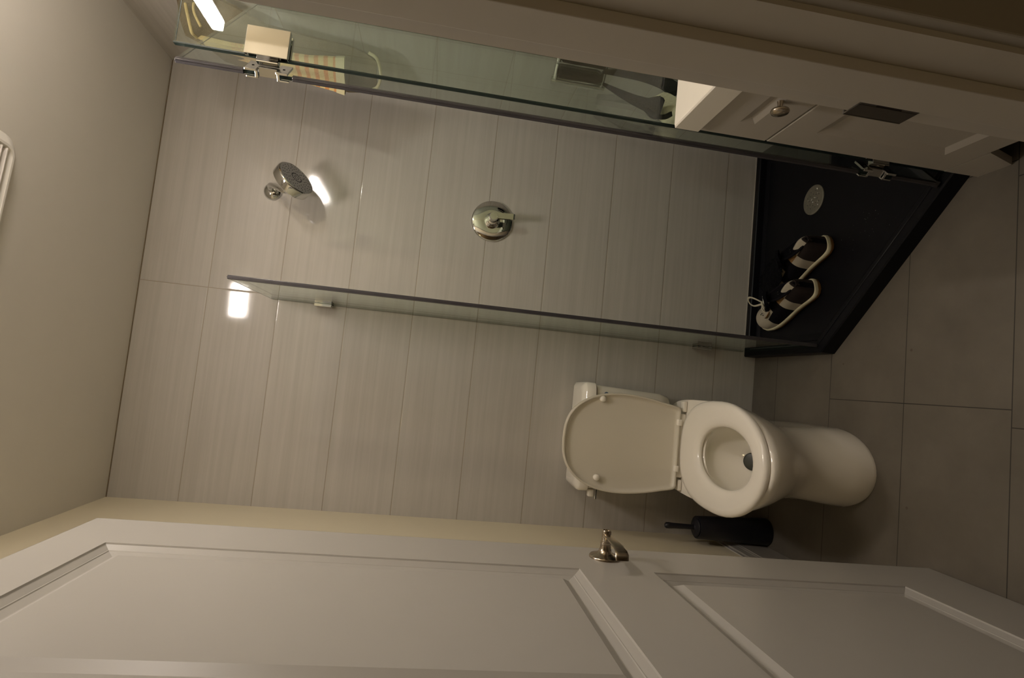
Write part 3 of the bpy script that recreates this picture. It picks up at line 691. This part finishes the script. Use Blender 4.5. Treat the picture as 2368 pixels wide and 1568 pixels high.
# ------------------------------------------------------------------ sneakers
DRAPE = []
def sneaker(root_name, heel, toe, label, flip=1, showtoe=True):
    heel = Vector(heel + (0,)); toe = Vector(toe + (0,)); L = (toe - heel).length; X = (toe - heel).normalized(); Y = Vector((-X.y, X.x, 0)) * flip
    z0 = .0195
    t = thing(root_name, tuple(heel + Vector((0, 0, z0))), label, 'shoe')
    def P(u, v, w): return heel + X * (u * L) + Y * v + Vector((0, 0, z0 + w))
    # half widths along the sole, asymmetrical centre line
    us = [0, .015, .05, .12, .22, .35, .5, .65, .78, .88, .95, .985, 1.0]
    hw = [.012, .026, .034, .038, .038, .038, .044, .051, .053, .048, .037, .024, .009]
    cl = [0, 0, 0, 0, .002, .007, .013, .014, .010, .005, 0, -.003, -.004]
    def outline(off, w, tilt=0):
        a = [P(u, c + h + off, w) for u, h, c in zip(us, hw, cl)]; b_ = [P(u, c - h - off, w) for u, h, c in zip(us, hw, cl)]
        return a + b_[::-1]
    bm = bmesh.new(); loft(bm, [outline(-.003, 0), outline(0, .002), outline(.003, .006), outline(.003, .012)]); link('outsole', bm, LEATT, t, True, 40)
    bm = bmesh.new(); loft(bm, [outline(.003, .012), outline(.004, .015), outline(.003, .022), outline(0, .0245), outline(-.003, .025)]); link('midsole', bm, SOLEW, t, True, 50)
    # upper as one surface of sections across the shoe, with material zones
    secs = []
    top = [.115, .118, .122, .118, .106, .098, .094, .080, .064, .058, .050, .042, .034]
    tw = [.010, .018, .024, .027, .027, .025, .023, .024, .028, .026, .020, .012, .004]
    n = 16; bm = bmesh.new(); rings = []
    for u, h, c, tp, w_ in zip(us, hw, cl, top, tw):
        ring = []
        for k in range(n + 1):
            a = PI * k / n; cs = math.cos(a); sn = math.sin(a)
            v = c + cs * ((h - .001) * (1 - sn ** 2 * .45) if u < .6 else (h - .001)); ww = .023 + (tp - .023) * (sn ** (.55 if u < .6 else .75))
            ring.append(P(u * .985 + .006, v, ww))
        rings.append(ring)
    Rs_ = rings
    Rv = [[bm.verts.new(p) for p in r] for r in rings]
    for i in range(len(Rv) - 1):
        for k in range(n):
            f = bm.faces.new((Rv[i][k], Rv[i][k + 1], Rv[i + 1][k + 1], Rv[i + 1][k]))
            u = (us[i] + us[i + 1]) / 2; lowband = k in (0, 1, 2, n - 1, n - 2, n - 3)
            hi = 4 <= k <= n - 5                             # upper half of the side
            mi = 0                                           # black
            if u < .30: mi = 1 if hi else 2                  # cream counter above a brown wrap
            if u < .03: mi = 2
            if .20 < u < .45: mi = 3 if hi else 1            # tan ankle patch over a cream stripe
            if .30 < u < .45 and not hi: mi = 1 if k in (0, 1, 2, 3, n - 4, n - 3, n - 2, n - 1) and u < .36 else 0
            if .40 < u <= .60: mi = 0
            if u > (.50 if hi else .62): mi = 1              # cream toe box
            f.material_index = mi
    bm.faces.new(Rv[0][::-1]); bm.faces.new(Rv[-1])
    up = link('upper', bm, [BLACKS, LEATW, LEATB, LEATT], t, True, 80)
    sd = up.modifiers.new('sub', 'SUBSURF'); sd.levels = 1; sd.render_levels = 2
    # collar opening
    bm = bmesh.new()
    cpts = [P(.02 + .20 + .20 * math.cos(2 * PI * k / 24), .022 * math.sin(2 * PI * k / 24), .114 - .012 * (1 - math.cos(2 * PI * k / 24)) * .5 - .001) for k in range(24)]
    tube(bm, cpts + [cpts[0]], .0045, 10); link('collar', bm, BLACKS, up, True)
    bm = bmesh.new(); bm.faces.new([bm.verts.new(p + Vector((0, 0, .0015))) for p in cpts]); link('shoe_opening', bm, BLACKC, up)
    for rr_ in Rs_: DRAPE.append(rr_)
    bm = bmesh.new()
    for j in range(5):
        u_ = .255 + j * .022; c_, h_, t_ = .0, .037, .1085 - j * .0035
        tube(bm, [P(u_, c_ + math.cos(PI * k / 16) * h_ * (1 - math.sin(PI * k / 16) ** 2 * .45), .0245 + (t_ - .023) * math.sin(PI * k / 16) ** .55) for k in range(4, 8)], .0011, 6)
        tube(bm, [P(u_, c_ - math.cos(PI * k / 16) * h_ * (1 - math.sin(PI * k / 16) ** 2 * .45), .0245 + (t_ - .023) * math.sin(PI * k / 16) ** .55) for k in range(4, 8)], .0011, 6)
    link('elastic_ribs', bm, SOLEW, up, True)
    # tongue
    bm = bmesh.new(); sec = []
    for u, ww, hh in ((.56, .094, .020), (.50, .104, .024), (.43, .122, .028), (.37, .138, .030), (.345, .146, .024)):
        sec.append([P(u + .012, a + .008, ww + .004 - abs(a) * .25) for a in (-hh, -hh * .5, 0, hh * .5, hh)] + [P(u - .012, a + .008, ww - .004 - abs(a) * .25) for a in (hh, hh * .5, 0, -hh * .5, -hh)])
    loft(bm, sec); tg = link('tongue', bm, BLACKC, t, True, 50)
    if showtoe:
        # small white leaping-figure mark on the tongue
        bm = bmesh.new()
        c0 = P(.415, .008, .129); ux = Y; uy = (P(.37, 0, .138) - P(.50, 0, .104)).normalized(); nn = ux.cross(uy).normalized()
        if nn.z < 0: nn = -nn
        shape = [(-.015, .006), (-.0135, .0075), (-.006, .001), (-.002, .002), (0, .0045), (.0022, .002), (.006, .0018), (.014, .0065), (.0145, .0045), (.007, -.001), (.004, -.0025), (.0035, -.006), (.001, -.010), (-.002, -.0065), (-.003, -.002), (-.007, -.001)]
        base = [c0 + nn * .0058 + ux * a * 1.0 + uy * b_ * 1.25 for a, b_ in shape]
        loft(bm, [[p - nn * .003 for p in base], base]); link('tongue_mark', bm, WLOGO, tg)
        # laces over the throat and a bow loop
        bm = bmesh.new()
        for j, u in enumerate((.53, .58, .63)):
            hgt = .099 - j * .007
            tube(bm, spline([P(u, -.022, hgt - .012), P(u + .005, -.008, hgt + .003), P(u + .012, .008, hgt + .003), P(u + .015, .022, hgt - .012)], 4), .0028, 8)
        s_ = 1
        loop = [(.54, -.004, .106), (.60, -.028, .124), (.68, -.046, .128), (.76, -.050, .118), (.79, -.038, .104), (.74, -.022, .100), (.66, -.012, .102), (.57, -.004, .104)]
        tube(bm, spline([P(*p) for p in loop], 6), .0042, 8, flat=.45)
        tube(bm, spline([P(.55, .014, .098), P(.535, .010, .110), P(.55, -.006, .108), P(.57, -.012, .100)], 5), .004, 8)
        link('laces', bm, LACE, t, True)
        bm = bmesh.new()
        for a in (-.010, 0, .010):
            for b_ in (0, 1): 
                if abs(a) + b_ * .01 > .015: continue
                p = P(.71 + b_ * .035 - abs(a) * 1.2, a + .012, .0765 - b_ * .0035 - (0.001 if a else 0)); lathe(bm, [(.0019, -.002), (.0017, .0012)], p, (0, 0, 1), 8)
        link('vent_holes', bm, BLACKP, up)
        bm = bmesh.new(); sec = []
        for u, a, w_ in ((.54, .032, .092), (.62, .036, .083), (.66, .032, .078)):
            sec.append([P(u, a - .009, w_ - .012), P(u, a + .009, w_ + .0015), P(u, a + .009, w_ - .004), P(u, a - .009, w_ - .016)])
        loft(bm, sec); link('eyestay', bm, LEATT, up, True)
    # heel mark: small dark figure on the cream heel
    bm = bmesh.new(); c0 = P(-.006, 0, .095); ux, uy, nn = Y, Vector((0, 0, 1)), -X
    shape = [(-.013, .008), (-.012, .010), (-.004, .003), (0, .006), (.003, .003), (.009, .004), (.013, .009), (.014, .007), (.009, .001), (.003, -.002), (.007, -.010), (.005, -.012), (0, -.004), (-.006, -.010), (-.008, -.009), (-.003, -.001)]
    base = [c0 + ux * a + uy * b_ for a, b_ in shape]; loft(bm, [[p - nn * .008 for p in base], base]); link('heel_mark', bm, LEATB, up)
    return t
sneaker('sneaker', (.450, 1.803), (.352, 2.136), 'sneaker with a cream toe cap and a bow in its lace, by the glass screen', 1, True)
sneaker('sneaker', (.598, 1.750), (.493, 2.066), 'sneaker nearer the drain with its cream and brown heel towards the room', 1, False)
# crumpled black garment over the toe of the second shoe
from mathutils import noise
from mathutils.bvhtree import BVHTree
vv, ff_ = [], []
for a in range(len(DRAPE) - 1):
    if len(DRAPE[a]) != len(DRAPE[a + 1]) or (DRAPE[a][0] - DRAPE[a + 1][0]).length > .12: continue
    for k in range(len(DRAPE[a]) - 1):
        b0 = len(vv); vv += [DRAPE[a][k], DRAPE[a][k + 1], DRAPE[a + 1][k + 1], DRAPE[a + 1][k]]; ff_.append((b0, b0 + 1, b0 + 2, b0 + 3))
bvh = BVHTree.FromPolygons(vv, ff_)
def top_of(x, y):
    h = bvh.ray_cast(Vector((x, y, .5)), Vector((0, 0, -1)))
    return h[0].z if h[0] else .020
NX, NY = 44, 56; X0, X1, Y0_, Y1_ = .415, .625, 1.868, 2.178
H = [[top_of(X0 + (X1 - X0) * i / (NX - 1), Y0_ + (Y1_ - Y0_) * j / (NY - 1)) for j in range(NY)] for i in range(NX)]
def dil(H, R):
    return [[max(H[a][b] for a in range(max(i - R, 0), min(i + R + 1, NX)) for b in range(max(j - R, 0), min(j + R + 1, NY))) for j in range(NY)] for i in range(NX)]
def blur(H):
    return [[sum(H[a][b] for a in range(max(i - 1, 0), min(i + 2, NX)) for b in range(max(j - 1, 0), min(j + 2, NY))) / ((min(i + 2, NX) - max(i - 1, 0)) * (min(j + 2, NY) - max(j - 1, 0))) for j in range(NY)] for i in range(NX)]
H2 = dil(H, 3)
for _ in range(4): H2 = blur(H2)
bm = bmesh.new(); G = {}
for i in range(NX):
    for j in range(NY):
        x, y = X0 + (X1 - X0) * i / (NX - 1), Y0_ + (Y1_ - Y0_) * j / (NY - 1)
        q = ((x - .528) / .088) ** 2 + ((y - 2.02) / .145) ** 2 + .35 * noise.noise(Vector((x * 16, y * 16, 0)))
        if q < 1: G[i, j] = bm.verts.new((x, y, max(H2[i][j], H[i][j]) + .012 + .010 * abs(noise.noise(Vector((x * 40, y * 40, 2)))) + .006 * noise.noise(Vector((x * 90, y * 90, 5))) * .5))
for (i, j) in list(G):
    q4 = [(i, j), (i + 1, j), (i + 1, j + 1), (i, j + 1)]
    if all(k in G for k in q4): bm.faces.new([G[k] for k in q4])
bmesh.ops.delete(bm, geom=[v for v in bm.verts if not v.link_faces], context='VERTS')
ck = tag(link('crumpled_cloth', bm, BLACKC, None, True), 'crumpled black cloth draped over the front of the sneaker nearer the drain', 'cloth')
so_ = ck.modifiers.new('thick', 'SOLIDIFY'); so_.thickness = .003; so_.offset = 0

# ------------------------------------------------------------------ towel hanging at the right wall inside the shower
tw = thing('towel', (1.06, 1.80, 2.2), 'pale yellow towel with orange stripes hanging behind the shower glass', 'towel')
def hang(bm, secs, th=.012, nn=18, wav=.007, ph=0.0):
    """secs: (z, left point, right point) -> thick wavy sheet"""
    rings = []
    for j, (z, a, b_) in enumerate(secs):
        a = Vector((a[0], a[1], z)); b_ = Vector((b_[0], b_[1], z)); d = (b_ - a); nrm = Vector((-d.y, d.x, 0)).normalized()
        f, g = [], []
        for k in range(nn + 1):
            t = k / nn; w_ = math.sin(t * 9 + ph + z * 3) * wav * (1 - .5 * (j == 0))
            p = a + d * t + nrm * w_; f.append(p + nrm * th / 2); g.append(p - nrm * th / 2)
        rings.append(f + g[::-1])
    loft(bm, rings)
bm = bmesh.new()
hang(bm, [(2.235, (1.016, 1.90), (1.010, 1.85)), (2.19, (1.002, 1.90), (.985, 1.82)), (2.153, (.989, 1.90), (.982, 1.82)), (2.10, (.981, 1.90), (.978, 1.82)), (2.056, (.976, 1.90), (.978, 1.82)), (1.95, (.955, 1.90), (.978, 1.82)), (1.86, (.936, 1.90), (.982, 1.82)), (1.80, (.928, 1.90), (.992, 1.82)), (1.748, (.920, 1.90), (.998, 1.82))], .014, wav=.005)
ff = link('front_fold', bm, TOWEL, tw, True, 60)
bm = bmesh.new()
hang(bm, [(1.776, (.922, 1.90), (.996, 1.818)), (1.752, (.918, 1.90), (1.0, 1.818)), (1.748, (.918, 1.90), (1.0, 1.818))], .018, wav=.005, ph=.02)
link('hem', bm, mat('pale_towel_hem', (.62, .55, .34), .9, bump=.5, bscale=400), ff, True, 50)
bm = bmesh.new()
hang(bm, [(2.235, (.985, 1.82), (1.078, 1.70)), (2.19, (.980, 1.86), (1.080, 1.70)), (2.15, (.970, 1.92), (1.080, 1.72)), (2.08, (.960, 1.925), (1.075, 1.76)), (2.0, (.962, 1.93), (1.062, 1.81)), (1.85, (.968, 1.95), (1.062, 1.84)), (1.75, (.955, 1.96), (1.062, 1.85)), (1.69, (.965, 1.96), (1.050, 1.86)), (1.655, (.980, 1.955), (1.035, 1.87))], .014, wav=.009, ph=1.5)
bf = link('back_fold', bm, TOWEL_SHADED, tw, True, 60)
bm = bmesh.new()
tube(bm, spline([(.968, 1.945, 1.672), (.985, 1.945, 1.652), (1.012, 1.91, 1.642), (1.036, 1.86, 1.652), (1.048, 1.85, 1.68)], 5), .0055, 10); link('hem', bm, bpy.data.materials['pale_towel_hem'], bf, True)
bm = bmesh.new()
tube(bm, spline([(1.015, 1.90, 2.225), (.978, 1.80, 2.20), (.965, 1.76, 2.19), (.995, 1.755, 2.20), (1.045, 1.75, 2.215), (1.078, 1.75, 2.22)], 6), .0045, 10); link('rolled_edge', bm, TOWEL, tw, True)
bm = bmesh.new()
tube(bm, spline([(.985, 1.755, 2.165), (1.03, 1.75, 2.190), (1.078, 1.75, 2.19)], 6), .004, 10); link('hanging_loop', bm, TOWEL, tw, True)
bm = bmesh.new(); lathe(bm, [(.016, 0), (.016, .004), (.006, .006), (.006, .022), (.010, .024), (.010, .028)], (XR, 1.765, 2.235), (-1, 0, 0), 20)
tag(link('wall_hook', bm, CHROME, None, True, 40), 'small chrome hook holding the towel on the shower side wall', 'hook')

# ------------------------------------------------------------------ black swimwear top hung on the shower door handle
gm = thing('strappy_top', (1.0, 1.68, .9), 'black strappy top hanging from the shower door handle', 'clothing')
def ribbon(bm, pts, hws, th=.004, off=-.040):
    """flat band through pts; half widths across measured in the plane facing the room"""
    cam_o = Vector((0, 0, 1.3518)); pts = [cam_o + (Vector(p) - cam_o) * ((off + dn.dot(H0) - dn.dot(cam_o)) / dn.dot(Vector(p) - cam_o)) for p in pts]; rings = []
    for i, p in enumerate(pts):
        t = (pts[min(i + 1, len(pts) - 1)] - pts[max(i - 1, 0)]).normalized(); nrm = Vector((-.45, -.89, 0)); sd = t.cross(nrm).normalized(); nn = sd.cross(t).normalized()
        w_ = hws[i]; rings.append([p + sd * w_ + nn * th, p - sd * w_ + nn * th, p - sd * w_ - nn * th, p + sd * w_ - nn * th])
    loft(bm, rings)
bm = bmesh.new()
box_pts = []
hb2 = hb + dn * .030
rings = []
for zz, a_, b2 in ((1.058, .015, .044), (1.055, .0175, .050), (1.02, .0185, .052), (.98, .0175, .050), (.93, .0185, .052), (.921, .0165, .046)):
    c_ = hb + dn * .0250 + Vector((0, 0, zz)); rings.append([c_ + dn * (a_ * math.cos(2 * PI * k / 24)) * 1.05 + dv * (b2 * math.sin(2 * PI * k / 24) + .004 * math.sin(5 * k)) for k in range(24)])
loft(bm, rings)
link('body_panel', bm, BLACKC, gm, True, 50)
bm = bmesh.new(); loft(bm, [[p - dn * .050 for p in r_q] for r_q in rings]); link('body_panel', bm, BLACKC, gm, True, 50)
bm = bmesh.new(); ribbon(bm, spline([(.970, 1.66, .918), (.948, 1.65, .875), (.930, 1.65, .815), (.920, 1.65, .762), (.915, 1.65, .722)], 4), [.003 + .0012 * k for k in range(12)] + [.022, .027, .028, .027, .022], .004); link('strap', bm, BLACKC, gm, True, 50)
bm = bmesh.new(); ribbon(bm, spline([(.925, 1.65, .775), (.955, 1.66, .728), (.985, 1.66, .672)], 5), [.007] * 11, .003); link('strap', bm, BLACKC, gm, True, 50)
bm = bmesh.new(); ribbon(bm, spline([(1.012, 1.66, .920), (1.016, 1.66, .86), (1.018, 1.66, .79), (1.010, 1.66, .72), (.99, 1.66, .675)], 5), [.006 + .0008 * k for k in range(21)], .004); link('strap', bm, BLACKC, gm, True, 50)
bm = bmesh.new(); ribbon(bm, spline([(.898, 1.64, .775), (.884, 1.64, .745), (.886, 1.64, .715), (.905, 1.65, .690)], 5), [.006] * 16, .003); link('strap', bm, BLACKC, gm, True, 50)
bm = bmesh.new(); ribbon(bm, spline([(.965, 1.67, .735), (.945, 1.67, .705), (.925, 1.67, .675), (.92, 1.67, .64)], 4), [.020, .026, .030, .032, .034, .034, .036, .038, .038, .038, .038, .036, .034], .004); link('lace_trim', bm, CREAMLACE, gm, True, 50)

# ------------------------------------------------------------------ lights of the room
fan = thing('exhaust_fan', (.305, 1.24, ZC), 'white ceiling exhaust fan with a louvred grille and a lamp', 'exhaust fan')
bm = bmesh.new()
def rrect(x0, x1, y0, y1, r, z, n=6):
    pts = []
    for cx_, cy_, a0 in ((x1 - r, y1 - r, 0), (x0 + r, y1 - r, 90), (x0 + r, y0 + r, 180), (x1 - r, y0 + r, 270)):
        for k in range(n + 1):
            a = math.radians(a0 + 90 * k / n); pts.append((cx_ + r * math.cos(a), cy_ + r * math.sin(a), z))
    return pts
fx0, fx1, fy0, fy1 = .125, .485, .950, 1.552
loft(bm, [rrect(fx0, fx1, fy0, fy1, .045, ZC - .0005), rrect(fx0, fx1, fy0, fy1, .045, ZC - .004), rrect(fx0 + .03, fx1 - .03, fy0 + .03, fy1 - .03, .03, ZC - .026), rrect(fx0 + .036, fx1 - .036, fy0 + .036, fy1 - .036, .026, ZC - .026), rrect(fx0 + .040, fx1 - .040, fy0 + .040, fy1 - .040, .024, ZC - .014)], True, True)
cov = link('cover', bm, mat('white_fan_plastic', (.82, .79, .73), .35, var=.02), fan, True, 30)
bm = bmesh.new()
bm.free()
for i in range(7):
    for y in (1.385 + i * .018, 1.080 - i * .018): link('louvre', bx(fx0 + .041, fx1 - .041, y, y + .004, ZC - .0265, ZC - .012, bev=.001), RUBBER, cov)
bm = bmesh.new(); loft(bm, [rrect(.190, .365, 1.150, 1.355, .02, ZC - .013), rrect(.190, .365, 1.150, 1.355, .02, ZC - .030), rrect(.198, .357, 1.158, 1.347, .018, ZC - .036)])
link('lamp_lens', bm, emit_mat('lit_lens', WARM, FAN_POWER), fan)
fan.rotation_euler = (0, 0, math.radians(4)); fan.location = (.327, 1.228, ZC)
bar = thing('light_bar', (1.07, .85, 2.18), 'lit bar lamp over the vanity, seen as a white streak in the glass', 'wall light')
bm = bmesh.new(); box(bm, 1.087, XR, .76, 1.02, 2.150, 2.212, bev=.003); link('backplate', bm, CHROME, bar)
link('tube', bx(1.049, 1.085, .712, 1.100, 2.150, 2.186, bev=.004), emit_mat('lit_tube', WARM, BAR_POWER), bar)
hl = thing('ceiling_lamp', (-.52, -1.42, ZC), 'small hall ceiling lamp mirrored in the wall tiles', 'ceiling lamp')
bm = bmesh.new(); lathe(bm, [(.09, 0), (.09, .02), (.085, .025)], (-.52, -1.42, ZC), (0, 0, -1), 32); lb = link('lamp_base', bm, NICKEL, hl, True, 40)
bm = bmesh.new(); lathe(bm, [(.075, .02), (.072, .05), (.05, .075), (.02, .085), (.0, .086)], (-.52, -1.42, ZC), (0, 0, -1), 32, True, False); link('lamp_glass', bm, emit_mat('lit_glass', (1, .75, .40), LAMP_POWER), hl, True)
